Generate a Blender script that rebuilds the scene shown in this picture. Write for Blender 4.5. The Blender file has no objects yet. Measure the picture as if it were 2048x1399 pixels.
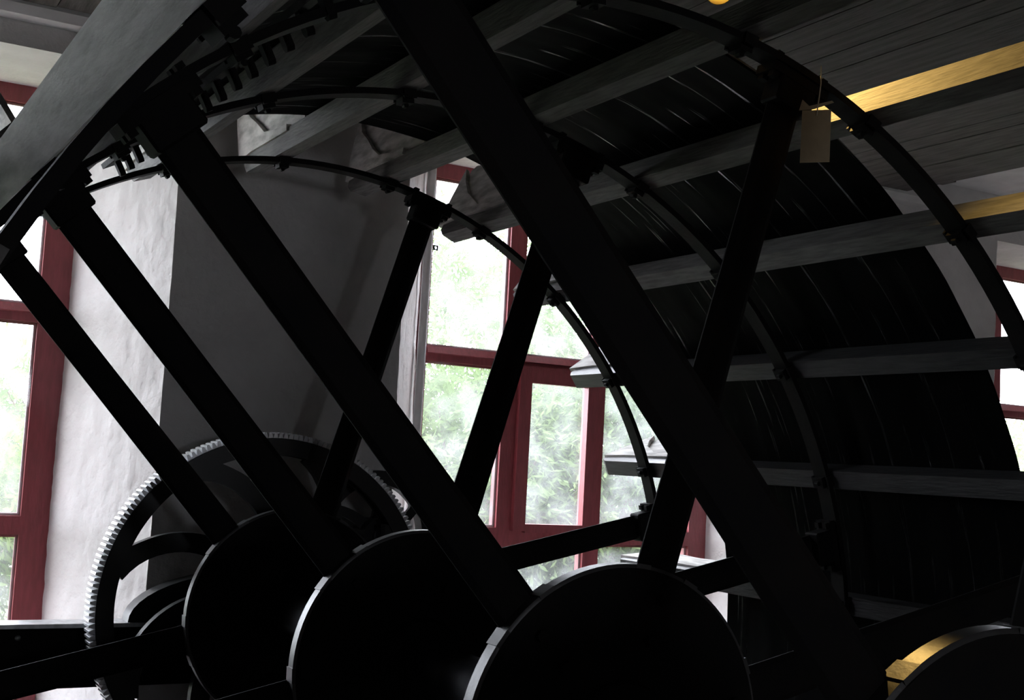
import bpy, bmesh, math, random
import numpy as np
from mathutils import Vector, Matrix, noise

random.seed(7)
rng = np.random.default_rng(7)
C = bpy.context.scene.collection
R = math.radians

# ---------------------------------------------------------------- camera, sky, exposure
ZC = 2.30                                   # eye height above the floor
cam_d = bpy.data.cameras.new('camera')
cam = bpy.data.objects.new('camera', cam_d)
C.objects.link(cam)
YAW, PITCH, ROLL = 0.5179, 0.0892, 0.0543
F = Vector((math.sin(YAW) * math.cos(PITCH), math.cos(YAW) * math.cos(PITCH), math.sin(PITCH)))
Rt = Vector((math.cos(YAW), -math.sin(YAW), 0))
Up = Rt.cross(F)
R2 = math.cos(ROLL) * Rt + math.sin(ROLL) * Up
U2 = -math.sin(ROLL) * Rt + math.cos(ROLL) * Up
cam.matrix_world = Matrix((
    (R2.x, U2.x, -F.x, 0.0),
    (R2.y, U2.y, -F.y, 0.0),
    (R2.z, U2.z, -F.z, ZC),
    (0, 0, 0, 1)))
cam_d.sensor_width = 36.0
cam_d.lens = 36.0 * 2500.0 / 2048.0
cam_d.clip_start = 0.02
cam_d.clip_end = 300
bpy.context.scene.camera = cam

world = bpy.data.worlds.new('overcast')
bpy.context.scene.world = world
world.use_nodes = True
bg = world.node_tree.nodes['Background']
bg.inputs['Color'].default_value = (0.90, 0.915, 1.03, 1)
bg.inputs['Strength'].default_value = 12.0

vs = bpy.context.scene.view_settings
vs.view_transform = 'Standard'
vs.look = 'None'
vs.gamma = 1.0
vs.exposure = 0.62
vs.use_curve_mapping = False
cy = bpy.context.scene.cycles
cy.use_denoising = True
cy.max_bounces = 8
cy.diffuse_bounces = 5
cy.glossy_bounces = 4
cy.transparent_max_bounces = 16
cy.caustics_reflective = False
cy.caustics_refractive = False
cy.sample_clamp_indirect = 6.0

# window openings at the frame plane, x from / to, and at the room face of the wall
WF = 8.35                                   # frame plane
WI, WO = 7.32, 8.62                         # room face and outer face of the far wall
WIN = [(-1.37, 1.45, -1.90, 1.845), (3.95, 6.68, 3.345, 7.05), (10.20, 13.00, 9.00, 13.5)]
ZSILL, ZHEAD = -1.72 + ZC, 2.22 + ZC
for i, (a, b, _, _) in enumerate(WIN):
    ld = bpy.data.lights.new('window_portal', 'AREA')
    ld.shape = 'RECTANGLE'
    ld.size = b - a
    ld.size_y = ZHEAD - ZSILL
    ld.cycles.is_portal = True
    lo = bpy.data.objects.new('window_portal', ld)
    lo.location = ((a + b) / 2, WO + 0.03, (ZSILL + ZHEAD) / 2)
    lo.rotation_euler = (R(-90), 0, 0)      # faces into the room
    C.objects.link(lo)

ld = bpy.data.lights.new('window_portal', 'AREA')      # portal for the added fill-light window behind the viewer
ld.shape = 'RECTANGLE'
ld.size, ld.size_y = 1.1, 1.05
ld.cycles.is_portal = True
lo = bpy.data.objects.new('window_portal', ld)
lo.location = (2.85, -5.33, 2.825)
lo.rotation_euler = (R(90), 0, 0)
C.objects.link(lo)

# ---------------------------------------------------------------- materials
MAT = {}


def mat(name, col, rough=0.6, col2=None, scale=8.0, stretch=(1, 1, 1), bump=0.0, bscale=None, metal=0.0,
        spec=0.5, coat=0.0, detail=6.0, lo=0.35, hi=0.65):
    m = bpy.data.materials.new(name)
    m.use_nodes = True
    nt = m.node_tree
    b = nt.nodes['Principled BSDF']
    b.inputs['Base Color'].default_value = (*col, 1)
    b.inputs['Roughness'].default_value = rough
    b.inputs['Metallic'].default_value = metal
    b.inputs['Specular IOR Level'].default_value = spec
    b.inputs['Coat Weight'].default_value = coat
    tc = nt.nodes.new('ShaderNodeTexCoord')
    mp = nt.nodes.new('ShaderNodeMapping')
    mp.inputs['Scale'].default_value = stretch
    nt.links.new(tc.outputs['Object'], mp.inputs['Vector'])
    if col2:
        n = nt.nodes.new('ShaderNodeTexNoise')
        n.inputs['Scale'].default_value = scale
        n.inputs['Detail'].default_value = detail
        nt.links.new(mp.outputs['Vector'], n.inputs['Vector'])
        r = nt.nodes.new('ShaderNodeValToRGB')
        r.color_ramp.elements[0].position = lo
        r.color_ramp.elements[1].position = hi
        r.color_ramp.elements[0].color = (*col, 1)
        r.color_ramp.elements[1].color = (*col2, 1)
        nt.links.new(n.outputs['Fac'], r.inputs['Fac'])
        nt.links.new(r.outputs['Color'], b.inputs['Base Color'])
    if bump:
        n2 = nt.nodes.new('ShaderNodeTexNoise')
        n2.inputs['Scale'].default_value = bscale or scale * 2
        n2.inputs['Detail'].default_value = 8
        nt.links.new(mp.outputs['Vector'], n2.inputs['Vector'])
        bp = nt.nodes.new('ShaderNodeBump')
        bp.inputs['Strength'].default_value = bump
        bp.inputs['Distance'].default_value = 0.02
        nt.links.new(n2.outputs['Fac'], bp.inputs['Height'])
        nt.links.new(bp.outputs['Normal'], b.inputs['Normal'])
    MAT[name] = m
    return m


mat('iron', (0.0045, 0.0045, 0.005), 0.68, (0.009, 0.0075, 0.0065), 6, bump=0.08, bscale=40, spec=0.12)
mat('hub_iron', (0.05, 0.05, 0.052), 0.38, (0.035, 0.034, 0.033), 6, bump=0.05, bscale=40, spec=0.5)
mat('gear_iron', (0.005, 0.0055, 0.0055), 0.33, (0.009, 0.009, 0.009), 10, spec=0.4)
mat('worn_steel', (0.66, 0.67, 0.69), 0.34, (0.45, 0.46, 0.47), 20, metal=0.8)
mat('shaft_steel', (0.12, 0.12, 0.13), 0.30, (0.05, 0.05, 0.055), 12, metal=0.6)
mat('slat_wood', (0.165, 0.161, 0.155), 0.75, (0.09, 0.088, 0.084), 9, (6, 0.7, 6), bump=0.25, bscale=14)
mat('slat_dark', (0.045, 0.045, 0.046), 0.45, (0.025, 0.025, 0.026), 9, (6, 0.7, 6), bump=0.2, bscale=14, spec=0.3)  # darker, smoother wood for the slats low on the right
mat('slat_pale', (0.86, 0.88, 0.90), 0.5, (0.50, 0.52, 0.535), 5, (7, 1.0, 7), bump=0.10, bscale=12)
mat('board_wood', (0.74, 0.72, 0.69), 0.8, (0.38, 0.37, 0.35), 5, (4, 1.2, 2), bump=0.3, bscale=10)
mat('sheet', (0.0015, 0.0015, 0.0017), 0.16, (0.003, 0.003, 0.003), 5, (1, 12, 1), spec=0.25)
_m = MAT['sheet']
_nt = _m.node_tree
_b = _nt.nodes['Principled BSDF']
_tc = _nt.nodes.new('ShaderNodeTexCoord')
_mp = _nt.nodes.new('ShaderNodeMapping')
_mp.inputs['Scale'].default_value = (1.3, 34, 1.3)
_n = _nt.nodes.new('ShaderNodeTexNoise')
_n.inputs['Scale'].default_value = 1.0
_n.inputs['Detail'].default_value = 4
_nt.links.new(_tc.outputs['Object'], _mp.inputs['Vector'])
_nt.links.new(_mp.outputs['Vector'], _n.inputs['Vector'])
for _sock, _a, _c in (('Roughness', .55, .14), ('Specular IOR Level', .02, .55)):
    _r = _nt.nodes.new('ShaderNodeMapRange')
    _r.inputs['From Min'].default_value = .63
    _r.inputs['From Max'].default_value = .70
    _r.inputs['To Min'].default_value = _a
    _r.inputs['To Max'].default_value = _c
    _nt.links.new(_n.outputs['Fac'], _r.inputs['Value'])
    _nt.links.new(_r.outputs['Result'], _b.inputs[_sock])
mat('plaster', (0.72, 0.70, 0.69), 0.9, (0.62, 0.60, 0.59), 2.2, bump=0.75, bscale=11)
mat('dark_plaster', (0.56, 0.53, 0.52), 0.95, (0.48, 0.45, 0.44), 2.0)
mat('white_trim', (0.70, 0.69, 0.68), 0.7, (0.6, 0.59, 0.58), 6)
mat('pipe_paint', (0.62, 0.61, 0.61), 0.55, (0.55, 0.54, 0.54), 6)
mat('red_paint', (0.32, 0.066, 0.078), 0.42, (0.25, 0.056, 0.064), 14, (3, 3, 0.6), bump=0.12, bscale=30)
mat('ceiling_board', (0.10, 0.092, 0.085), 0.85, (0.045, 0.04, 0.036), 5, (5, 0.6, 1), bump=0.2, bscale=12)
mat('stone', (0.27, 0.26, 0.25), 0.95, (0.19, 0.18, 0.175), 4, bump=0.3)
mat('card', (0.50, 0.40, 0.26), 0.9, (0.40, 0.32, 0.21), 12)
mat('string', (0.7, 0.66, 0.55), 0.9)
mat('bark', (0.12, 0.09, 0.06), 0.95, (0.07, 0.05, 0.035), 12, (1, 1, 0.3), bump=0.4)
mat('grass', (0.05, 0.075, 0.028), 0.95, (0.08, 0.105, 0.045), 3)
mat('brass', (0.35, 0.25, 0.08), 0.4, metal=0.9)


def leaf_mat(name, c1, c2):
    m = bpy.data.materials.new(name)
    m.use_nodes = True
    nt = m.node_tree
    nt.nodes.clear()
    out = nt.nodes.new('ShaderNodeOutputMaterial')
    mix = nt.nodes.new('ShaderNodeMixShader')
    d = nt.nodes.new('ShaderNodeBsdfDiffuse')
    t = nt.nodes.new('ShaderNodeBsdfTranslucent')
    tc = nt.nodes.new('ShaderNodeTexCoord')
    n = nt.nodes.new('ShaderNodeTexNoise')
    n.inputs['Scale'].default_value = 1.7
    n.inputs['Detail'].default_value = 5
    r = nt.nodes.new('ShaderNodeValToRGB')
    r.color_ramp.elements[0].position = 0.35
    r.color_ramp.elements[1].position = 0.68
    r.color_ramp.elements[0].color = (*c1, 1)
    r.color_ramp.elements[1].color = (*c2, 1)
    nt.links.new(tc.outputs['Object'], n.inputs['Vector'])
    nt.links.new(n.outputs['Fac'], r.inputs['Fac'])
    nt.links.new(r.outputs['Color'], d.inputs['Color'])
    nt.links.new(r.outputs['Color'], t.inputs['Color'])
    mix.inputs['Fac'].default_value = 0.45
    nt.links.new(d.outputs['BSDF'], mix.inputs[1])
    nt.links.new(t.outputs['BSDF'], mix.inputs[2])
    nt.links.new(mix.outputs['Shader'], out.inputs['Surface'])
    MAT[name] = m


leaf_mat('leaf_pale', (0.075, 0.118, 0.040), (0.155, 0.21, 0.095))
leaf_mat('leaf_grey', (0.055, 0.092, 0.034), (0.120, 0.165, 0.078))
leaf_mat('leaf_bright', (0.075, 0.13, 0.028), (0.15, 0.215, 0.065))

# window glass: mostly clear, a thin scattering film painting in glare haze, a little reflection
m = bpy.data.materials.new('hazy_glass')
m.use_nodes = True
nt = m.node_tree
nt.nodes.clear()
out = nt.nodes.new('ShaderNodeOutputMaterial')
tr = nt.nodes.new('ShaderNodeBsdfTransparent')
tr.inputs['Color'].default_value = (0.97, 0.985, 0.975, 1)
gl = nt.nodes.new('ShaderNodeBsdfGlossy')
gl.inputs['Roughness'].default_value = 0.05
tl = nt.nodes.new('ShaderNodeBsdfTranslucent')
tl.inputs['Color'].default_value = (0.85, 0.87, 0.88, 1)
mx1 = nt.nodes.new('ShaderNodeMixShader')
mx2 = nt.nodes.new('ShaderNodeMixShader')
tc = nt.nodes.new('ShaderNodeTexCoord')
n = nt.nodes.new('ShaderNodeTexNoise')
n.inputs['Scale'].default_value = 5
n.inputs['Detail'].default_value = 7
mr = nt.nodes.new('ShaderNodeMapRange')
mr.inputs['From Min'].default_value = 0.35
mr.inputs['From Max'].default_value = 0.75
mr.inputs['To Min'].default_value = 0.03
mr.inputs['To Max'].default_value = 0.10
nt.links.new(tc.outputs['Object'], n.inputs['Vector'])
nt.links.new(n.outputs['Fac'], mr.inputs['Value'])
nt.links.new(mr.outputs['Result'], mx1.inputs['Fac'])
nt.links.new(tr.outputs['BSDF'], mx1.inputs[1])
nt.links.new(tl.outputs['BSDF'], mx1.inputs[2])
mx2.inputs['Fac'].default_value = 0.03
nt.links.new(mx1.outputs['Shader'], mx2.inputs[1])
nt.links.new(gl.outputs['BSDF'], mx2.inputs[2])
nt.links.new(mx2.outputs['Shader'], out.inputs['Surface'])
MAT['glass'] = m

m = bpy.data.materials.new('lamp_glow')
m.use_nodes = True
b = m.node_tree.nodes['Principled BSDF']
b.inputs['Base Color'].default_value = (0.9, 0.75, 0.4, 1)
b.inputs['Emission Color'].default_value = (1.0, 0.70, 0.22, 1)
b.inputs['Emission Strength'].default_value = 3.0
MAT['lamp_glow'] = m


# ---------------------------------------------------------------- mesh helpers
class MB:
    def __init__(self):
        self.bm = bmesh.new()

    def poly(self, verts, faces):
        vv = [self.bm.verts.new(v) for v in verts]
        for f in faces:
            try:
                self.bm.faces.new([vv[i] for i in f])
            except ValueError:
                pass
        return self

    def box(self, x0, x1, y0, y1, z0, z1):
        v = [(x0, y0, z0), (x1, y0, z0), (x1, y1, z0), (x0, y1, z0),
             (x0, y0, z1), (x1, y0, z1), (x1, y1, z1), (x0, y1, z1)]
        return self.poly(v, [(0, 3, 2, 1), (4, 5, 6, 7), (0, 1, 5, 4), (1, 2, 6, 5), (2, 3, 7, 6), (3, 0, 4, 7)])

    def prism(self, outline, axis, a, b):
        """outline: 2D points (CCW), extruded along axis 'x','y','z' from a to b"""
        def P(u, v, w):
            return {'x': (w, u, v), 'y': (u, w, v), 'z': (u, v, w)}[axis]
        n = len(outline)
        vs_ = [P(u, v, a) for u, v in outline] + [P(u, v, b) for u, v in outline]
        fs = [tuple(range(n))[::-1], tuple(range(n, 2 * n))]
        fs += [(i, (i + 1) % n, n + (i + 1) % n, n + i) for i in range(n)]
        return self.poly(vs_, fs)

    def lathe_y(self, prof, seg=48, cx=0.0, cz=0.0, a0=0.0, a1=None, closed_prof=False):
        """prof: (r, y) points, revolved about the Y axis through cx, cz"""
        full = a1 is None
        n = seg if full else seg + 1
        span = 2 * math.pi if full else (a1 - a0)
        rings = []
        for i in range(n):
            a = a0 + span * i / seg
            rings.append([self.bm.verts.new((cx + r * math.cos(a), y, cz + r * math.sin(a))) for r, y in prof])
        k = len(prof)
        for i in range(seg):
            A, B = rings[i], rings[(i + 1) % n]
            for j in range(k if closed_prof else k - 1):
                j2 = (j + 1) % k
                try:
                    self.bm.faces.new((A[j], A[j2], B[j2], B[j]))
                except ValueError:
                    pass
        if not closed_prof:
            if full:
                for j in (0, k - 1):
                    try:
                        self.bm.faces.new([r[j] for r in rings])
                    except ValueError:
                        pass
        elif not full:
            self.bm.faces.new(rings[0])
            self.bm.faces.new(rings[-1][::-1])
        return self

    def tube(self, pts, r, seg=8):
        prev = None
        pts = [Vector(p) for p in pts]
        rr = r if isinstance(r, (list, tuple)) else [r] * len(pts)
        for i, p in enumerate(pts):
            t = (pts[min(i + 1, len(pts) - 1)] - pts[max(i - 1, 0)]).normalized()
            u = t.cross(Vector((0.13, 0.27, 0.95)))
            if u.length < 1e-3:
                u = t.cross(Vector((1, 0, 0)))
            u.normalize()
            w = t.cross(u)
            ring = [self.bm.verts.new(p + rr[i] * (math.cos(2 * math.pi * k / seg) * u + math.sin(2 * math.pi * k / seg) * w))
                    for k in range(seg)]
            if prev:
                for k in range(seg):
                    self.bm.faces.new((prev[k], prev[(k + 1) % seg], ring[(k + 1) % seg], ring[k]))
            else:
                self.bm.faces.new(ring[::-1])
            prev = ring
        self.bm.faces.new(prev)
        return self

    def bevel(self, w, seg=1):
        es = [e for e in self.bm.edges if len(e.link_faces) == 2 and e.calc_face_angle(0) > 0.6]
        bmesh.ops.bevel(self.bm, geom=es, offset=w, segments=seg, affect='EDGES', clamp_overlap=True)
        return self

    def mesh(self, name, material, smooth=None):
        bmesh.ops.recalc_face_normals(self.bm, faces=self.bm.faces)
        me = bpy.data.meshes.new(name)
        self.bm.to_mesh(me)
        self.bm.free()
        me.materials.append(MAT[material])
        if smooth is not None:
            for p in me.polygons:
                p.use_smooth = True
            me.set_sharp_from_angle(angle=smooth)
        return me


def link(name, me, parent=None, loc=None, rot=None):
    o = bpy.data.objects.new(name, me)
    C.objects.link(o)
    if parent:
        o.parent = parent
    if loc is not None:
        o.location = loc
    if rot is not None:
        o.rotation_euler = rot
    return o


def tag(o, label, cat, group=None):
    o['label'] = label
    o['category'] = cat
    if group:
        o['group'] = group
    return o


def struct(o, label=None, cat='wall'):
    o['kind'] = 'structure'
    if label:
        o['label'] = label
        o['category'] = cat
    return o


# ---------------------------------------------------------------- the room
FL = 0.0
ZCEIL = 2.38 + ZC
XL, XR, YB = -3.6, 15.0, -5.0


def pier_mesh(pts, z0, z1, amp, dz=0.03):
    """a rough plastered pier: an XY outline walked with fine steps, swept upward, with uneven plaster"""
    path = []
    for (a, b_) in zip(pts[:-1], pts[1:]):
        a, b_ = Vector(a), Vector(b_)
        L = (b_ - a).length
        k = max(1, int(L / 0.03))
        for i in range(k):
            path.append(a + (b_ - a) * i / k)
    path.append(Vector(pts[-1]))
    # round the corners a little
    for _ in range(0):
        path = [path[0]] + [(path[i - 1] + 2 * path[i] + path[i + 1]) / 4 for i in range(1, len(path) - 1)] + [path[-1]]
    nz = max(2, int((z1 - z0) / dz))
    verts, faces = [], []
    W = len(path)
    for j in range(nz + 1):
        z = z0 + (z1 - z0) * j / nz
        for i, q in enumerate(path):
            t = (path[min(i + 1, W - 1)] - path[max(i - 1, 0)])
            nrm = Vector((t.y, -t.x)).normalized()
            d = amp * .42 * noise.fractal(Vector((q.x * 7.5, q.y * 7.5, z * 7.5)), 0.9, 2.0, 4)
            d += amp * 1.0 * noise.noise(Vector((q.x * 0.9, q.y * 0.9 + 5, z * 0.9)))
            verts.append((q.x + nrm.x * d, q.y + nrm.y * d, z))
    for j in range(nz):
        for i in range(W - 1):
            faces.append((j * W + i, j * W + i + 1, (j + 1) * W + i + 1, (j + 1) * W + i))
    me = bpy.data.meshes.new('pier')
    me.from_pydata(verts, [], faces)
    me.materials.append(MAT['plaster'])
    for p in me.polygons:
        p.use_smooth = True
    me.set_sharp_from_angle(angle=R(28))
    return me


wall = link('wall_far', None)
struct(wall, 'thick white plastered far wall with splayed window openings', 'wall')
edges = [(XL, None)]
piers = [
    [(XL, WO), (XL, WI), (WIN[0][2], WI), (WIN[0][0], WF), (WIN[0][0], WO)],
    [(WIN[0][1], WO), (WIN[0][1], WF), (WIN[0][3], WI), (WIN[1][2], WI), (WIN[1][0], WF), (WIN[1][0], WO)],
    [(WIN[1][1], WO), (WIN[1][1], WF), (WIN[1][3], WI), (WIN[2][2], WI), (WIN[2][0], WF), (WIN[2][0], WO)],
    [(WIN[2][1], WO), (WIN[2][1], WF), (WIN[2][3], WI), (XR, WI), (XR, WO)],
]
for q in piers:
    link('pier', pier_mesh(q, FL - 0.3, ZCEIL + 0.1, 0.014), wall)
# pier backs, spandrels under the sills and lintels over the heads
mb = MB()
mb.box(XL, WIN[0][0] - 0.02, WO - 0.10, WO, FL - 0.3, ZCEIL + 0.3)
mb.box(WIN[0][1] + 0.02, WIN[1][0] - 0.02, WO - 0.10, WO, FL - 0.3, ZCEIL + 0.3)
mb.box(WIN[1][1] + 0.02, WIN[2][0] - 0.02, WO - 0.10, WO, FL - 0.3, ZCEIL + 0.3)
mb.box(WIN[2][1] + 0.02, XR, WO - 0.10, WO, FL - 0.3, ZCEIL + 0.3)
link('outer_skin', mb.mesh('outer_skin', 'plaster'), wall)
for (a, b_, c, d) in WIN:
    mb = MB()
    mb.prism([(c - 0.02, WI + 0.012), (d + 0.02, WI + 0.012), (b_ + 0.02, WF), (b_ + 0.02, WO), (a - 0.02, WO), (a - 0.02, WF)],
             'z', FL - 0.3, ZSILL)
    link('spandrel', mb.mesh('spandrel', 'plaster'), wall)
    mb = MB()
    mb.poly([(c - .02, WI + .012, 2.165 + ZC), (d + .02, WI + .012, 2.165 + ZC), (b_ + .02, WO, ZHEAD), (a - .02, WO, ZHEAD),
             (c - .02, WI + .012, ZCEIL + .3), (d + .02, WI + .012, ZCEIL + .3), (b_ + .02, WO, ZCEIL + .3), (a - .02, WO, ZCEIL + .3)],
            [(0, 3, 2, 1), (4, 5, 6, 7), (0, 1, 5, 4), (1, 2, 6, 5), (2, 3, 7, 6), (3, 0, 4, 7)])
    link('lintel', mb.mesh('lintel', 'plaster'), wall)

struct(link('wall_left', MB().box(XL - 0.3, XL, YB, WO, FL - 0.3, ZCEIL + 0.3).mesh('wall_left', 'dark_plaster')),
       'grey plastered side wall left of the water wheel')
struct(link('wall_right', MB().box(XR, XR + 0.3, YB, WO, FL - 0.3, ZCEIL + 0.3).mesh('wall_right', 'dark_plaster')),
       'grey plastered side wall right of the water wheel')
NX0, NX1, NZ0, NZ1 = 2.3, 3.4, 2.3, 3.35     # opening for an unseen window, added to light the far pier
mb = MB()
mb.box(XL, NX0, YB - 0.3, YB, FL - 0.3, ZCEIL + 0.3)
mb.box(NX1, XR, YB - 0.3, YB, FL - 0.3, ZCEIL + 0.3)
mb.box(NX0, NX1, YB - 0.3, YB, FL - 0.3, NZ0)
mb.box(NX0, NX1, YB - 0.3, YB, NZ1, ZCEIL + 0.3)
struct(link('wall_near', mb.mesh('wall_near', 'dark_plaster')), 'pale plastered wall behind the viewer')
w4 = struct(link('fill_window', None), 'small red framed window behind the viewer, added unseen for fill light', 'window')
for q in ((NX0, NX0 + .06, NZ0, NZ1), (NX1 - .06, NX1, NZ0, NZ1), (NX0 + .06, NX1 - .06, NZ0, NZ0 + .06), (NX0 + .06, NX1 - .06, NZ1 - .06, NZ1),
          ((NX0 + NX1) / 2 - .025, (NX0 + NX1) / 2 + .025, NZ0 + .06, NZ1 - .06)):
    link('frame_bar', MB().box(q[0], q[1], YB - .2, YB - .14, q[2], q[3]).mesh('frame_bar', 'red_paint'), w4)
for q in ((NX0 + .06, (NX0 + NX1) / 2 - .025), ((NX0 + NX1) / 2 + .025, NX1 - .06)):
    link('pane', MB().box(q[0], q[1], YB - .172, YB - .166, NZ0 + .06, NZ1 - .06).mesh('pane', 'glass'), w4)

# floor with the wheel pit
PX0, PX1, PY0, PY1, PZ = -0.75, 5.85, 1.15, 7.27, -2.7
mb = MB()
mb.box(XL, PX0, YB, WI + .1, -0.3, FL)
mb.box(PX1, XR, YB, WI + .1, -0.3, FL)
mb.box(PX0, PX1, YB, PY0, -0.3, FL)
mb.box(PX0, PX1, PY1, WI + .1, -0.3, FL)
mb.box(PX0 - .3, PX0, PY0, PY1, PZ, -0.3)
mb.box(PX1, PX1 + .3, PY0, PY1, PZ, -0.3)
mb.box(PX0 - .3, PX1 + .3, PY0 - .3, PY0, PZ, -0.3)
mb.box(PX0 - .3, PX1 + .3, PY1, PY1 + .3, PZ, -0.3)
mb.box(PX0 - .3, PX1 + .3, PY0 - .3, PY1 + .3, PZ - .2, PZ)
struct(link('floor', mb.mesh('floor', 'stone')), 'dark stone floor with the wheel pit sunk in it', 'floor')

# ceiling: a plaster slab and, over the wheel, dark boards laid along the shaft direction
ceil = struct(link('ceiling', MB().box(XL, XR, YB, WO, ZCEIL + 0.14, ZCEIL + 0.3).mesh('ceiling', 'white_trim')),
              'ceiling of dark boards above the water wheel', 'ceiling')
bw = 0.212
k = 0
x = XL
while x < 7.74 - 0.05:
    w = min(bw, 7.74 - x)
    key = 'board%d' % (k % 3)
    me = bpy.data.meshes.get(key) if w == bw else None
    if me is None:
        me = MB().box(0.004, w - 0.004, YB, WI - 0.13, 0, 0.035).bevel(0.004).mesh(key if w == bw else 'board_end', 'ceiling_board')
    link('ceiling_board', me, ceil, (x, 0, ZCEIL + random.uniform(-0.004, 0.004)))
    x += bw
    k += 1
# joists over the boards, end of one shows past the boards
for yj in (-3.0, -0.4, 2.1, 4.6, 6.9):
    link('joist', MB().box(XL, 7.9, yj - .07, yj + .07, ZCEIL + .042, ZCEIL + .14).mesh('joist', 'ceiling_board'), ceil)
trim = link('trim_1', MB().prism([(WI - .13, ZCEIL + .14), (WI - .13, ZCEIL - .02), (WI - .10, ZCEIL - .07), (WI + .01, ZCEIL - .075), (WI + .01, ZCEIL + .14)],
                                 'x', XL, XR).mesh('trim_1', 'white_trim'))
struct(trim, 'pale moulded cornice along the top of the far wall', 'trim')

# ---------------------------------------------------------------- windows
TR0, TR1 = 0.715 + ZC, 0.825 + ZC            # upper transom
LR0, LR1 = -0.615 + ZC, -0.50 + ZC           # lower transom


def window(name, x0, x1, label, jl=.115):
    w = link(name, None)
    struct(w, label, 'window')
    W = x1 - x0
    j = 0.115
    m1 = x1 - 2.0, x1 - 1.855      # mullions
    m2 = x1 - 1.205, x1 - 1.06
    f0, f1 = WF - 0.035, WF + 0.075
    def bar(nm, a, b_, c, d, y0=f0, y1=f1):
        return link(nm, MB().box(a, b_, y0, y1, c, d).bevel(0.010).mesh(nm, 'red_paint'), w)
    bar('jamb', x0 - .015, x0 + jl, ZSILL, ZHEAD)
    bar('jamb', x1 - j - .05, x1 + .015, ZSILL, ZHEAD)
    bar('head', x0 + jl, x1 - j - .05, 2.095 + ZC, ZHEAD)
    bar('sill', x0 + jl, x1 - j - .05, ZSILL, ZSILL + .11, f0 - .06, f1)
    for (a, b_) in (m1, m2):
        bar('mullion', a, b_, ZSILL + .11, 2.095 + ZC)
    cols = [(x0 + jl, m1[0]), (m1[1], m2[0]), (m2[1], x1 - j - .05)]
    rows = [(ZSILL + .11, LR0), (LR1, TR0), (TR1, 2.095 + ZC)]
    for (a, b_) in cols:
        bar('transom', a, b_, TR0, TR1)
        bar('transom', a, b_, LR0, LR1)
        # sloped weather ledge catching the light on top of the upper transom
        link('transom_ledge', MB().prism([(f0 - .028, TR1 - .05), (f0, TR1 - .055), (f0 + .05, TR1 + .004), (f0, TR1 + .0)], 'x', a - .0, b_ + .0)
             .mesh('transom_ledge', 'red_paint'), w)
    for ci, (a, b_) in enumerate(cols):
        for ri, (c, d) in enumerate(rows):
            inset = 0.0
            if ci == 1 and ri == 1:          # the hinged casement stands proud of the frame
                s = link('casement', None, w)
                y0, y1 = f0 - .045, f0 + .02
                for nm, q in (('stile', (a - .02, a + .085, c - .02, d + .03)), ('stile', (b_ - .045, b_ + .055, c - .02, d + .03)),
                              ('rail', (a + .085, b_ - .045, c - .03, c + .035)), ('rail', (a + .085, b_ - .045, d - .10, d + .03))):
                    link(nm, MB().box(q[0], q[1], y0, y1, q[2], q[3]).bevel(0.008).mesh(nm, 'red_paint'), s)
                a2, b2, c2, d2 = a + .08, b_ - .04, c + .03, d - .095
            else:
                a2, b2, c2, d2 = a - .004, b_ + .004, c - .004, d + .004
                # putty bead round the pane
                t = 0.018
                for q in ((a, a + t, c, d), (b_ - t, b_, c, d), (a + t, b_ - t, c, c + t), (a + t, b_ - t, d - t, d)):
                    link('glazing_bead', MB().box(q[0], q[1], WF - .004, WF + .014, q[2], q[3]).mesh('glazing_bead', 'red_paint'), w)
            link('pane', MB().box(a2, b2, WF - .012, WF - .006, c2, d2).mesh('pane', 'glass'), w)
    return w


window('window_1', WIN[0][0], WIN[0][1], 'tall red framed window at the left behind the gear')
window('window_2', WIN[1][0], WIN[1][1], 'red framed window with a hinged casement, seen through the wheel rim', .06)
window('window_3', WIN[2][0], WIN[2][1], 'red framed window at the right edge behind the wheel rim')

# ---------------------------------------------------------------- downpipe beside the middle window
px, py = 3.882, 8.13
pipe = link('downpipe', None, None, (px, py, 0))
tag(pipe, 'thin pale grey vertical pipe beside the left jamb of the middle window', 'pipe')
prof = [(.032 * math.cos(2 * math.pi * k / 20), .032 * math.sin(2 * math.pi * k / 20)) for k in range(20)]
link('pipe_body', MB().prism(prof, 'z', ZSILL, ZHEAD - .03).mesh('pipe_body', 'pipe_paint', R(50)), pipe)
for zz in (.9, 2.93, 4.0):
    link('pipe_clip', MB().prism([(u * 1.2, v * 1.2) for u, v in prof], 'z', zz, zz + .025).mesh('pipe_clip', 'pipe_paint', R(50)), pipe)
# little square eye plate on the pipe
mb = MB()
ez = 1.50 + ZC
for q in ((.03, .07, -.03, -.025, ez, ez + .009), (.03, .07, -.03, -.025, ez + .027, ez + .036),
          (.03, .042, -.03, -.025, ez + .009, ez + .027), (.058, .07, -.03, -.025, ez + .009, ez + .027)):
    mb.box(*q)
link('eye_plate', mb.mesh('eye_plate', 'iron'), pipe)

# ---------------------------------------------------------------- the water wheel
AX, AZ = 2.4385, -0.8929 + ZC
YH = {'A': 6.5237, 'B': 4.9245, 'C': 3.4282, 'D': 1.9278}
PHI = math.degrees(0.2236)
RR = 2.50
wheel = link('water_wheel', None, None, (AX, 4.2, AZ))
tag(wheel, 'huge dark iron water wheel with long spokes, rim hoops and pale wooden slats', 'water wheel')


def wl(y):                                   # world y to the wheel's own y
    return y - 4.2


# shaft
mb = MB().lathe_y([(0.05, wl(1.05)), (.085, wl(1.06)), (.085, wl(1.55)), (.112, wl(1.57)), (.112, wl(6.70)), (.10, wl(6.72)), (.10, wl(7.25)), (.05, wl(7.26))], 40)
link('shaft', mb.mesh('shaft', 'shaft_steel', R(35)), wheel)

# hubs: a disc with a lipped rim, spoke pockets, a boss and bolts
rh = 0.578


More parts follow.
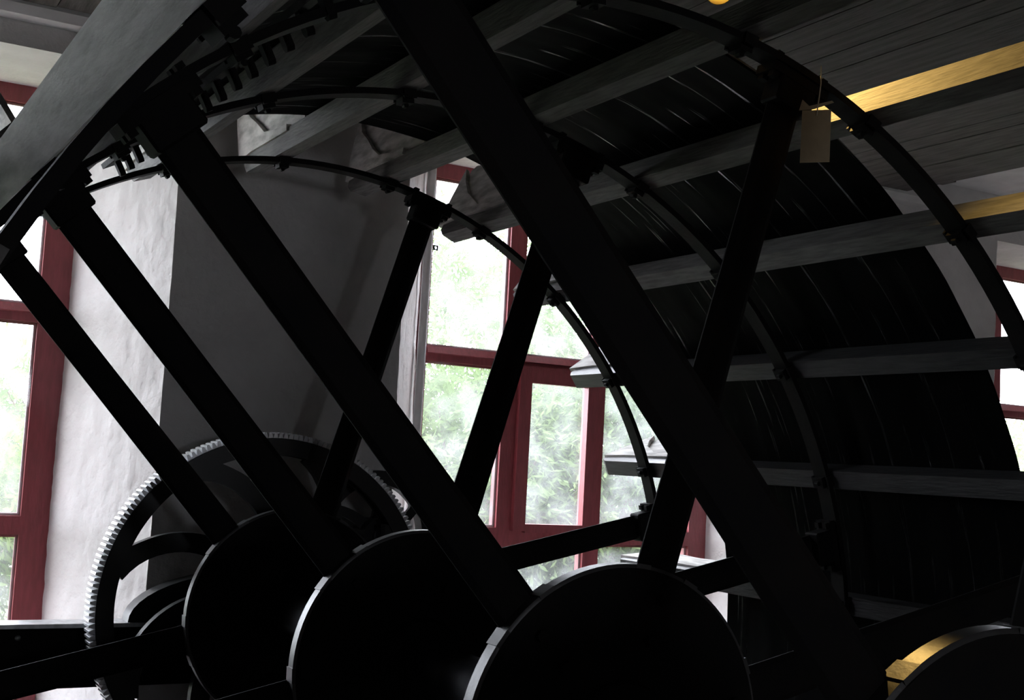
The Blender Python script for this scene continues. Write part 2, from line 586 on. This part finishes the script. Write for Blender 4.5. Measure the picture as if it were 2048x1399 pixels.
def hub_mesh():
    mb = MB()
    mb.lathe_y([(.11, -.02), (.19, -.02), (.20, -.01), (.20, .0), (rh - .012, .0), (rh, .006), (rh, .058), (rh - .01, .064), (.17, .064), (.17, .2), (.11, .2)], 96)
    me = mb.mesh('hub', 'iron', R(35))
    me.materials.append(MAT['hub_iron'])
    for p in me.polygons:                    # window light on the disc's edge put into a lighter, glossier iron
        c_ = p.center
        if math.hypot(c_.x, c_.z) > rh - .01 and p.area < .02:
            p.material_index = 1
    return me


hubm = hub_mesh()
lugm = MB().box(-.03, .03, .0, .066, -.012, .007).bevel(.004).mesh('lug', 'hub_iron')
boltm = MB().lathe_y([(.004, -.022), (.020, -.022), (.020, .0), (.004, .0)], 6).mesh('bolt', 'iron')
SP = {0: 0.0, 60: 1.04, 120: -0.81, 180: 0.0, 240: 1.0, 300: -0.8}
ST = 0.028


def spoke_mesh():
    """flat iron arm with edges dressed thin, a little wider at the hub and at the tip"""
    mb = MB()
    st = [(.26, .082), (.75, .081), (1.6, .075), (2.36, .075), (2.465, .086)]
    rings = []
    for x_, hw in st:
        t = ST / 2
        sec = [(-hw, -.003), (-.72 * hw, -t), (.72 * hw, -t), (hw, -.003), (hw, .003), (.72 * hw, t), (-.72 * hw, t), (-hw, .003)]
        rings.append([mb.bm.verts.new((x_, y_, z_)) for z_, y_ in sec])
    for A, B in zip(rings[:-1], rings[1:]):
        for k in range(8):
            mb.bm.faces.new((A[k], A[(k + 1) % 8], B[(k + 1) % 8], B[k]))
    mb.bm.faces.new(rings[0])
    mb.bm.faces.new(rings[-1])
    return mb.mesh('spoke', 'iron')


spokem = spoke_mesh()


def shoe_mesh():
    mb = MB()
    mb.box(2.34, 2.474, -.05, .05, -.088, .088).bevel(.012)
    mb.box(2.435, 2.471, -.052, .052, -.135, .135).bevel(.008)
    for sx in (-1, 1):
        for sy in (-.04, .04):
            mb.box(2.415, 2.436, sy * .7 - .014, sy * .7 + .014, sx * .113 - .014, sx * .113 + .014)
            mb.box(2.5, 2.518, sy * .7 - .014, sy * .7 + .014, sx * .113 - .014, sx * .113 + .014)
    return mb.mesh('spoke_shoe', 'iron')


shoem = shoe_mesh()


def ring_mesh():
    mb = MB()
    prof = [(2.472, -.045), (2.500, -.045), (2.500, .045), (2.472, .045)]
    mb.lathe_y(prof, 180, closed_prof=True)
    return mb.mesh('rim_hoop', 'iron', R(35))


ringm = ring_mesh()
YO = 0.062                                   # spoke plane behind the hub's front face
for k, yk in YH.items():
    h = link('hub', hubm, wheel, (0, wl(yk), 0))
    for a in range(0, 360, 60):
        for da in (-10.5, 10.5):
            link('lug', lugm, h, ((rh - .004) * math.cos(R(a + PHI + da)), 0, (rh - .004) * math.sin(R(a + PHI + da))), (0, R(-(a + PHI + da) + 90), 0))
        for rr_ in (.34, .48):
            th = R(a + PHI)
            link('bolt', boltm, h, (rr_ * math.cos(th), .001, rr_ * math.sin(th)))
    for a, da in SP.items():
        rot = (0, R(-(a + da + PHI)), 0)
        link('spoke', spokem, wheel, (0, wl(yk) + YO, 0), rot)
        link('spoke_shoe', shoem, wheel, (0, wl(yk) + .045, 0), rot)
    link('rim_hoop', ringm, wheel, (0, wl(yk) + .026, 0))

# slats on the hoops, 15 degrees apart, with chamfered ends
Y0S, Y1S = 1.42, 7.11
SH = 0.118                                    # radial height
SB = 0.098                                    # width round the rim


def slat_mesh(seed):
    r_ = random.Random(seed)
    mb = MB()
    e = Y1S - .035 + r_.uniform(-.02, .02)
    o = [(Y0S, 2.503), (Y1S - .10 + r_.uniform(-.03, .02), 2.503), (e, 2.545), (e + .005, 2.503 + SH), (Y0S, 2.503 + SH)]
    # outline in (y, radial=x); extruded across z (round the rim)
    mb.prism([(rad, y - 4.2) for y, rad in o], 'z', -SB / 2, SB / 2)
    mb.bevel(.006)
    return mb.mesh('slat', 'slat_wood')


def board_mesh(seed):
    """short weathered board standing out from the slat at the wheel's far end, with its brace"""
    r_ = random.Random(seed)
    o = [(7.0, 2.625), (7.09 + r_.uniform(-.01, .01), 2.625), (7.10 + r_.uniform(-.02, .01), 3.02 + r_.uniform(-.02, .03)), (7.05, 3.05), (6.80, 3.03 + r_.uniform(-.02, .02)),
         (6.5, 3.04), (6.10, 3.03), (6.10, 2.625)]
    mb = MB().prism([(rad, y - 4.2) for y, rad in o], 'z', .004, .032)
    return mb.mesh('end_board', 'board_wood')


def brace_mesh(seed):
    r_ = random.Random(seed + 50)
    j_ = lambda s: r_.uniform(-s, s)
    o = [(7.12, 2.58), (7.13 + j_(.01), 2.80), (7.12, 3.03 + j_(.02)), (7.03, 2.90 + j_(.02)), (6.9, 2.80 + j_(.015)), (6.78, 2.73 + j_(.01)), (6.66, 2.665),
         (6.5, 2.645), (6.30, 2.635), (6.30, 2.60), (6.9, 2.60)]
    mb = MB().prism([(rad, y - 4.2) for y, rad in o], 'z', .034, .062)
    return mb.mesh('end_brace', 'board_wood')


slats = [slat_mesh(i) for i in range(4)]
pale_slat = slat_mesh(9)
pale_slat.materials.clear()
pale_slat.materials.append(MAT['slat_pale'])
dark_slats = []
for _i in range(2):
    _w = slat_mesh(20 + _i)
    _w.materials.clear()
    _w.materials.append(MAT['slat_dark'])
    dark_slats.append(_w)
boards = [board_mesh(i) for i in range(3)]
braces = [brace_mesh(i) for i in range(3)]
clampm = None
mb = MB()
mb.box(2.445, 2.474, -.034, .034, -.028, .028).bevel(.006)
mb.lathe_y([(.003, -.012), (.012, -.012), (.012, .012), (.003, .012)], 8, cx=2.44, cz=.0)
mb.box(2.462, 2.51, -.058, -.047, -.03, .03)
mb.box(2.462, 2.51, .047, .058, -.03, .03)
clampm = mb.mesh('slat_clamp', 'iron')
for i in range(24):
    a = 7.5 + 15 * i + PHI + (0.5 if i == 0 else 0.0)
    rot = (0, R(-a), 0)
    s = link('slat', pale_slat if i == 8 else (dark_slats[i % 2] if i in (0, 1, 18, 19, 20, 21, 22, 23) else slats[i % 4]), wheel, (0, 0, 0), rot)
    link('end_board', boards[i % 3], s)
    link('end_brace', braces[i % 3], s)
    for k, yk in YH.items():
        link('slat_clamp', clampm, s, (0, wl(yk) + .026, 0))


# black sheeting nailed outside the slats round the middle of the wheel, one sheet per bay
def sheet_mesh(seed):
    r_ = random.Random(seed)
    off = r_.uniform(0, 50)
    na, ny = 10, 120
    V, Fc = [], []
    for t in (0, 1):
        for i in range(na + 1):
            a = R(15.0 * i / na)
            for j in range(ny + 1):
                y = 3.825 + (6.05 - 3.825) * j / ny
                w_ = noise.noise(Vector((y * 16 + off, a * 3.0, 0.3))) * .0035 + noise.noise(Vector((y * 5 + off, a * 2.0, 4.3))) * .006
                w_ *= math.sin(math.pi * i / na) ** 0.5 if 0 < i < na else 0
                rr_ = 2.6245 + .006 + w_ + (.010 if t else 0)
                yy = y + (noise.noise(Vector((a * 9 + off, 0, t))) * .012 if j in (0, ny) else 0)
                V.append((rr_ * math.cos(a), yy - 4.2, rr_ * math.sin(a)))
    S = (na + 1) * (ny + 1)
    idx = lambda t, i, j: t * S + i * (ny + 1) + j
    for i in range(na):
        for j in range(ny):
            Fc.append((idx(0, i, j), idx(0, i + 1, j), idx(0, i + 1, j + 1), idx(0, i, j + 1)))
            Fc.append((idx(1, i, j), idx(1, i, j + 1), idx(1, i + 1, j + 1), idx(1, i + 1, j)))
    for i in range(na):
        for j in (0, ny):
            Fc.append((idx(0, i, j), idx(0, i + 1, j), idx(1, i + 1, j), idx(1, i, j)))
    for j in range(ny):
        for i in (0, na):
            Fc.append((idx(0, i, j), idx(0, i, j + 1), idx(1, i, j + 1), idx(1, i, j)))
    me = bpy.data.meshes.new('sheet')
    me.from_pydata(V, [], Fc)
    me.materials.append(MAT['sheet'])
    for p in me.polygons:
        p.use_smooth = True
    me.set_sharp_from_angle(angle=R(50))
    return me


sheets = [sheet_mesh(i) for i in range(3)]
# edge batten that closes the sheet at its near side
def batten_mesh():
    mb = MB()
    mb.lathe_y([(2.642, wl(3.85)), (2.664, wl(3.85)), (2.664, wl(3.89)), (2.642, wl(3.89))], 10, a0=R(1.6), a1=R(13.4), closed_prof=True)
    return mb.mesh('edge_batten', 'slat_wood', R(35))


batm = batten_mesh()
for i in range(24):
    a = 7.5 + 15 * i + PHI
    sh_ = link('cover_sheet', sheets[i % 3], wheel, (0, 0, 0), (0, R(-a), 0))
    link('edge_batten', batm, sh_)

# slotted iron comb fixed inside the rim between two slats
comb = link('comb_bar', MB().box(2.535, 2.56, wl(3.35), wl(6.30), -.03, .03).bevel(.005).mesh('comb_bar', 'iron'), wheel, (0, 0, 0), (0, R(-(105.4 + PHI)), 0))
toothm = MB().prism([(2.545, -.018), (2.545, .018), (2.470, .018), (2.458, .008), (2.458, -.008), (2.470, -.018)][::-1], 'z', -.014, .014).mesh('comb_tooth', 'iron')
for i in range(16):
    link('comb_tooth', toothm, comb, (0, wl(3.42) + i * .18, 0))

# ---------------------------------------------------------------- spur gear on the far end of the shaft (part of the wheel)
YG, RG = 6.90, 0.985
gear = link('spur_gear', None, wheel, (0, wl(YG), 0))
gear['label'] = 'large toothed gear with curved arms on the far end of the shaft'
mb = MB()
mb.lathe_y([(RG - .125, .0), (RG - .028, .0), (RG - .028, .13), (RG - .125, .13), (RG - .125, .10), (RG - .10, .085), (RG - .10, .045), (RG - .125, .03)], 160, closed_prof=True)
link('gear_rim', mb.mesh('gear_rim', 'gear_iron', R(35)), gear)
NT = 200
tv, tf = [], []
for i in range(NT):
    a = 2 * math.pi * i / NT
    w0, w1 = math.pi / NT * 1.02, math.pi / NT * .42
    b0 = len(tv)
    for y in (.0, .13):
        for da, r_ in ((-w0, RG - .032), (-w1, RG + .004), (w1, RG + .004), (w0, RG - .032)):
            tv.append((r_ * math.cos(a + da), y, r_ * math.sin(a + da)))
    tf += [(b0, b0 + 1, b0 + 2, b0 + 3), (b0 + 4, b0 + 7, b0 + 6, b0 + 5), (b0, b0 + 4, b0 + 5, b0 + 1), (b0 + 1, b0 + 5, b0 + 6, b0 + 2), (b0 + 2, b0 + 6, b0 + 7, b0 + 3)]
me = bpy.data.meshes.new('gear_teeth')
me.from_pydata(tv, [], tf)
me.materials.append(MAT['worn_steel'])
o = link('gear_teeth', me, gear)
o['kind'] = 'stuff'
link('gear_hub', MB().lathe_y([(.10, -.03), (.22, -.03), (.24, 0), (.24, .13), (.22, .16), (.10, .16)], 48).mesh('gear_hub', 'gear_iron', R(35)), gear)


def arm_mesh(r0, r1, bend, w0, w1, t, fl):
    """curved T-section arm from hub to rim"""
    mb = MB()
    n = 18
    def strip(wa, wb, y0, y1):
        A, B = [], []
        for i in range(n + 1):
            s = i / n
            r_ = r0 + (r1 - r0) * s
            th = bend * s ** 1.7
            p = Vector((r_ * math.cos(th), r_ * math.sin(th)))
            s2 = s + .01
            q = Vector(((r0 + (r1 - r0) * s2) * math.cos(bend * s2 ** 1.7), (r0 + (r1 - r0) * s2) * math.sin(bend * s2 ** 1.7)))
            t_ = (q - p).normalized()
            nrm = Vector((-t_.y, t_.x))
            w = wa + (wb - wa) * s
            w *= 1 + .45 * max(0, (s - .80) / .20) ** 2 + .5 * max(0, (.2 - s) / .2) ** 2
            A.append(p + nrm * w / 2)
            B.append(p - nrm * w / 2)
        vs_ = [(v.x, y0, v.y) for v in A] + [(v.x, y0, v.y) for v in B] + [(v.x, y1, v.y) for v in A] + [(v.x, y1, v.y) for v in B]
        m_ = n + 1
        fs = []
        for i in range(n):
            fs += [(i, i + 1, m_ + i + 1, m_ + i), (2 * m_ + i, 3 * m_ + i, 3 * m_ + i + 1, 2 * m_ + i + 1),
                   (i, 2 * m_ + i, 2 * m_ + i + 1, i + 1), (m_ + i, m_ + i + 1, 3 * m_ + i + 1, 3 * m_ + i)]
        fs += [(0, m_, 3 * m_, 2 * m_), (n, 2 * m_ + n, 3 * m_ + n, m_ + n)]
        mb.poly(vs_, fs)
    strip(w0, w1, 0, t)
    strip(w0 * .35, w1 * .3, t, t + fl)
    return mb.mesh('gear_arm', 'gear_iron', R(40))


am = arm_mesh(.20, RG - .085, R(38), .12, .10, .06, .05)
for i in range(8):
    link('gear_arm', am, gear, (0, .012, 0), (0, R(-(i * 45 + 84)), 0))

# ---------------------------------------------------------------- bearing beam, bearing and small gear behind
beam = link('bearing_beam', None, None, (1.5, 7.175, 0))
tag(beam, 'black iron beam with a riveted edge carrying the shaft, below the gear', 'beam')
zt, zb = -.995 + ZC, -1.335 + ZC
mb = MB()
mb.box(XL - 1.5, 3.0, -.09, .09, zt - .022, zt)
link('top_flange', mb.mesh('top_flange', 'worn_steel'), beam)
link('web', MB().box(XL - 1.5, 3.0, -.055, .055, zb + .02, zt - .022).mesh('web', 'iron'), beam)
link('bottom_flange', MB().box(XL - 1.5, 3.0, -.09, .09, zb, zb + .02).mesh('bottom_flange', 'iron'), beam)
rv = MB().lathe_y([(.002, -.016), (.012, -.012), (.016, 0), (.002, 0.0)], 10).mesh('rivet', 'worn_steel', R(60))
for xx in (-1.6, -1.0, -.36, .5, 1.3):
    link('rivet', rv, beam, (xx, -.056, zt - .075))
for xx in (-2.2, 2.85):
    link('beam_post', MB().box(xx - .12, xx + .12, -.08, .08, 0, zb).bevel(.01).mesh('beam_post', 'iron'), beam)
# arched bearing pedestal on the beam
brg = link('shaft_bearing', None, None, (AX, 7.175, zt))
tag(brg, 'black arched bearing pedestal standing on the iron beam behind the gear', 'bearing')
mb = MB()
outer, inner = [], []
for i in range(25):
    a = math.pi * i / 24
    outer.append(((.34 if a < math.pi / 2 else .735) * math.cos(a), .285 * math.sin(a)))
    inner.append(((.24 if a < math.pi / 2 else .60) * math.cos(a), .17 * math.sin(a)))
mb.prism(outer + inner[::-1], 'y', -.07, .07)
link('arch', mb.mesh('arch', 'gear_iron', R(35)), brg)
link('bearing_cap', MB().lathe_y([(.101, -.085), (.15, -.085), (.15, .085), (.101, .085)], 40, cz=AZ - zt, closed_prof=True).mesh('bearing_cap', 'gear_iron', R(35)), brg)

pw = link('small_gear', None, None, (3.17, 7.17, -.49 + ZC))
tag(pw, 'small dark spoked iron wheel partly hidden behind the large gear', 'gear')
rp = .395
mb = MB()
mb.lathe_y([(rp - .085, -.05), (rp, -.05), (rp, .05), (rp - .085, .05)], 90, closed_prof=True)
link('wheel_rim', mb.mesh('wheel_rim', 'gear_iron', R(35)), pw)
link('wheel_hub', MB().lathe_y([(.01, -.09), (.10, -.09), (.10, .09), (.01, .09)], 32).mesh('wheel_hub', 'gear_iron', R(35)), pw)
am2 = arm_mesh(.07, rp - .06, R(14), .07, .055, .03, .025)
for i in range(6):
    link('wheel_arm', am2, pw, (0, -.015, 0), (0, R(-(i * 60 + 20)), 0))
link('axle', MB().lathe_y([(.01, -.12), (.045, -.12), (.045, WI + .0 - 7.17), (.01, WI + .0 - 7.17)], 24).mesh('axle', 'shaft_steel', R(35)), pw)

# ---------------------------------------------------------------- card tag hanging from the rim
tg = link('hanging_tag', None, None, (3.142, 3.36, 1.35 + ZC))
tg.rotation_euler = (0, 0, R(-36))
tag(tg, 'plain buff card tag hanging on a string from the wheel rim', 'tag')
mb = MB()
mb.poly([(-.052, 0, -.012), (.052, 0, -.006), (.052, .004, -.200), (-.054, .004, -.206),
         (-.052, .002, -.012), (.052, .002, -.006), (.052, .006, -.200), (-.054, .006, -.206)],
        [(0, 1, 2, 3), (7, 6, 5, 4), (0, 4, 5, 1), (1, 5, 6, 2), (2, 6, 7, 3), (3, 7, 4, 0)])
link('card', mb.mesh('card', 'card'), tg)
mb = MB()
mb.poly([(-.064, 0, -.012), (-.054, -.012, .026), (-.028, -.006, .004), (.052, -.012, .024), (.060, -.008, .018), (-.01, 0, -.006)], [(0, 1, 2, 5), (2, 3, 4, 5)])
link('card_fold', mb.mesh('card_fold', 'card'), tg)
link('string', MB().tube([(.0, -.003, -.03), (.002, -.006, 0), (.006, -.004, .03), (.012, .0, .09), (.012, .01, .16)], .0022, 6).mesh('string', 'string'), tg)

# ---------------------------------------------------------------- lamp over the wheel
LP = Vector((3.375, 4.28, 2.165 + ZC))
lamp = link('pendant_lamp', None, None, LP)
tag(lamp, 'warm glowing lamp in a brass reflector hanging above the wheel', 'lamp')
mb = MB()
prof = [(.006, -.040), (.022, -.036), (.034, -.020), (.038, 0.0), (.032, .022), (.018, .045), (.014, .06)]
rings = []
for r_, z in prof:
    rings.append([mb.bm.verts.new((r_ * math.cos(2 * math.pi * k / 24), r_ * math.sin(2 * math.pi * k / 24), z)) for k in range(24)])
for A, B in zip(rings[:-1], rings[1:]):
    for k in range(24):
        mb.bm.faces.new((A[k], A[(k + 1) % 24], B[(k + 1) % 24], B[k]))
mb.bm.faces.new(rings[0])
mb.bm.faces.new(rings[-1])
bulb = link('bulb', mb.mesh('bulb', 'lamp_glow', R(80)), lamp)
link('socket', MB().prism([(.02 * math.cos(2 * math.pi * k / 16), .02 * math.sin(2 * math.pi * k / 16)) for k in range(16)], 'z', .06, .12).mesh('socket', 'brass'), lamp)
link('cord', MB().tube([(0, 0, .12), (.004, 0, .3), (0, 0, ZCEIL - LP.z + .0)], .004, 8).mesh('cord', 'iron'), lamp)
aim = Vector((-.04, -.80, -.50)).normalized()
mb = MB()
pr = [(.030, .03), (.050, .02), (.072, -.02), (.082, -.055), (.079, -.055), (.068, -.02), (.046, .016), (.028, .026)]
rings = [[mb.bm.verts.new((r_ * math.cos(2 * math.pi * k / 28), r_ * math.sin(2 * math.pi * k / 28), z)) for k in range(28)] for r_, z in pr]
for A, B in zip(rings, rings[1:] + rings[:1]):
    for k in range(28):
        mb.bm.faces.new((A[k], A[(k + 1) % 28], B[(k + 1) % 28], B[k]))
rf = link('reflector', mb.mesh('reflector', 'brass', R(50)), lamp)
rf.rotation_mode = 'QUATERNION'
rf.rotation_quaternion = Vector((0, 0, -1)).rotation_difference(aim)
ld = bpy.data.lights.new('lamp_light', 'SPOT')
ld.energy = 200
ld.color = (1.0, 0.62, 0.18)
ld.shadow_soft_size = .03
ld.spot_size = R(80)
ld.spot_blend = 1.0
lo = link('lamp_light', ld, lamp, aim * .06)
lo.rotation_mode = 'QUATERNION'
lo.rotation_quaternion = Vector((0, 0, -1)).rotation_difference(aim)

# ---------------------------------------------------------------- outside: ground and greenery
gr = link('ground_outside', MB().box(-40, 60, WO, 80, -0.6, 0.25).mesh('ground_outside', 'grass'))
struct(gr, 'grassy ground outside the windows', 'ground')


def tree(loc, rx, rz, h0, n, leaf, ll, label, group, droop=0.3, nm='leafy_shrub', seed=0, cat='shrub'):
    rg = np.random.default_rng(seed)
    t = link(nm, None, None, loc)
    tag(t, label, cat, group)
    # branches
    mb = MB()
    tips = []
    for i in range(9):
        a = rg.uniform(0, 2 * math.pi)
        q = rg.uniform(.2, .75)
        end = Vector((rx * q * math.cos(a), rx * q * math.sin(a), h0 + rz * rg.uniform(.9, 1.7)))
        mid = Vector((end.x * .35, end.y * .35, end.z * .5))
        mb.tube([(rg.uniform(-.06, .06), rg.uniform(-.06, .06), -.1), mid, end], [.05 + .01 * rz, .03 + .006 * rz, .008], 6)
    link('branches', mb.mesh('branches', 'bark', R(60)), t)
    # leaf clumps: twigs with leaves
    k = n // 12
    cdir = rg.normal(size=(k, 3))
    cdir /= np.linalg.norm(cdir, axis=1)[:, None]
    rad = rg.uniform(.35, 1.0, k) ** .6
    cen = cdir * rad[:, None] * np.array([rx, rx, rz]) + np.array([0, 0, h0 + rz])
    cen[:, 2] = np.maximum(cen[:, 2], .1)
    tw = rg.normal(size=(k, 3)) * .6 + cdir
    tw[:, 2] -= droop
    tw /= np.linalg.norm(tw, axis=1)[:, None]
    s = np.linspace(-1, 1, 12)
    pos = cen[:, None, :] + tw[:, None, :] * s[None, :, None] * (ll * 3.2)
    pos = pos.reshape(-1, 3) + rg.normal(size=(k * 12, 3)) * ll * .25
    d = np.repeat(tw, 12, axis=0) + rg.normal(size=(k * 12, 3)) * .55
    d[:, 2] -= droop * .6
    d /= np.linalg.norm(d, axis=1)[:, None]
    u = np.cross(d, rg.normal(size=(k * 12, 3)))
    u /= np.linalg.norm(u, axis=1)[:, None]
    L = ll * rg.uniform(.7, 1.3, (k * 12, 1))
    W_ = L * .13
    V = np.stack([pos, pos + d * L * .5 + u * W_, pos + d * L, pos + d * L * .5 - u * W_], 1).reshape(-1, 3)
    me = bpy.data.meshes.new('foliage')
    nq = k * 12
    me.vertices.add(nq * 4)
    me.vertices.foreach_set('co', V.astype(np.float32).ravel())
    me.loops.add(nq * 4)
    me.loops.foreach_set('vertex_index', np.arange(nq * 4, dtype=np.int32))
    me.polygons.add(nq)
    me.polygons.foreach_set('loop_start', np.arange(0, nq * 4, 4, dtype=np.int32))
    me.polygons.foreach_set('loop_total', np.full(nq, 4, dtype=np.int32))
    me.update()
    me.validate()
    me.materials.append(MAT[leaf])
    f = link('foliage', me, t)
    f['kind'] = 'stuff'
    return t


G = .25
GRP = 'green shrubs outside the windows'
spots = [
    # x, y, rx, rz, h0, n, leaf, leaf length, label
    ((1.2, 13.2, G), 1.7, 1.0, .2, 16000, 'leaf_bright', .13, 'bright green shrub seen through the lower left window panes'),
    ((3.6, 17.5, G), 2.3, 1.5, .2, 16000, 'leaf_pale', .16, 'pale shrub further off behind the left window'),
    ((6.6, 12.4, G), 1.6, 1.45, .3, 22000, 'leaf_pale', .13, 'pale feathery shrub behind the left panes of the middle window'),
    ((8.6, 12.0, G), 1.5, 1.55, .3, 22000, 'leaf_grey', .12, 'grey-green shrub right behind the hinged casement'),
    ((10.6, 12.6, G), 1.6, 1.5, .3, 20000, 'leaf_grey', .12, 'grey-green shrub behind the right panes of the middle window'),
    ((8.2, 17.5, G), 3.2, 2.7, .5, 26000, 'leaf_pale', .17, 'tall pale tree rising behind the middle window shrubs'),
    ((12.6, 17.0, G), 3.0, 2.6, .5, 24000, 'leaf_pale', .17, 'tall pale tree beside the right edge of the middle window'),
    ((15.6, 13.4, G), 2.2, 1.3, .2, 16000, 'leaf_bright', .13, 'bright green shrub seen through the right edge window'),
    ((19.5, 16.0, G), 2.8, 1.6, .2, 14000, 'leaf_pale', .15, 'pale shrub outside beyond the right edge window'),
]
for i, (loc, rx, rz, h0, n_, lf, ll, lab) in enumerate(spots):
    tree(loc, rx, rz, h0, n_, lf, ll, lab, GRP, seed=i + 3, nm='tall_tree' if 'tree' in lab else 'leafy_shrub', cat='tree' if 'tree' in lab else 'shrub')
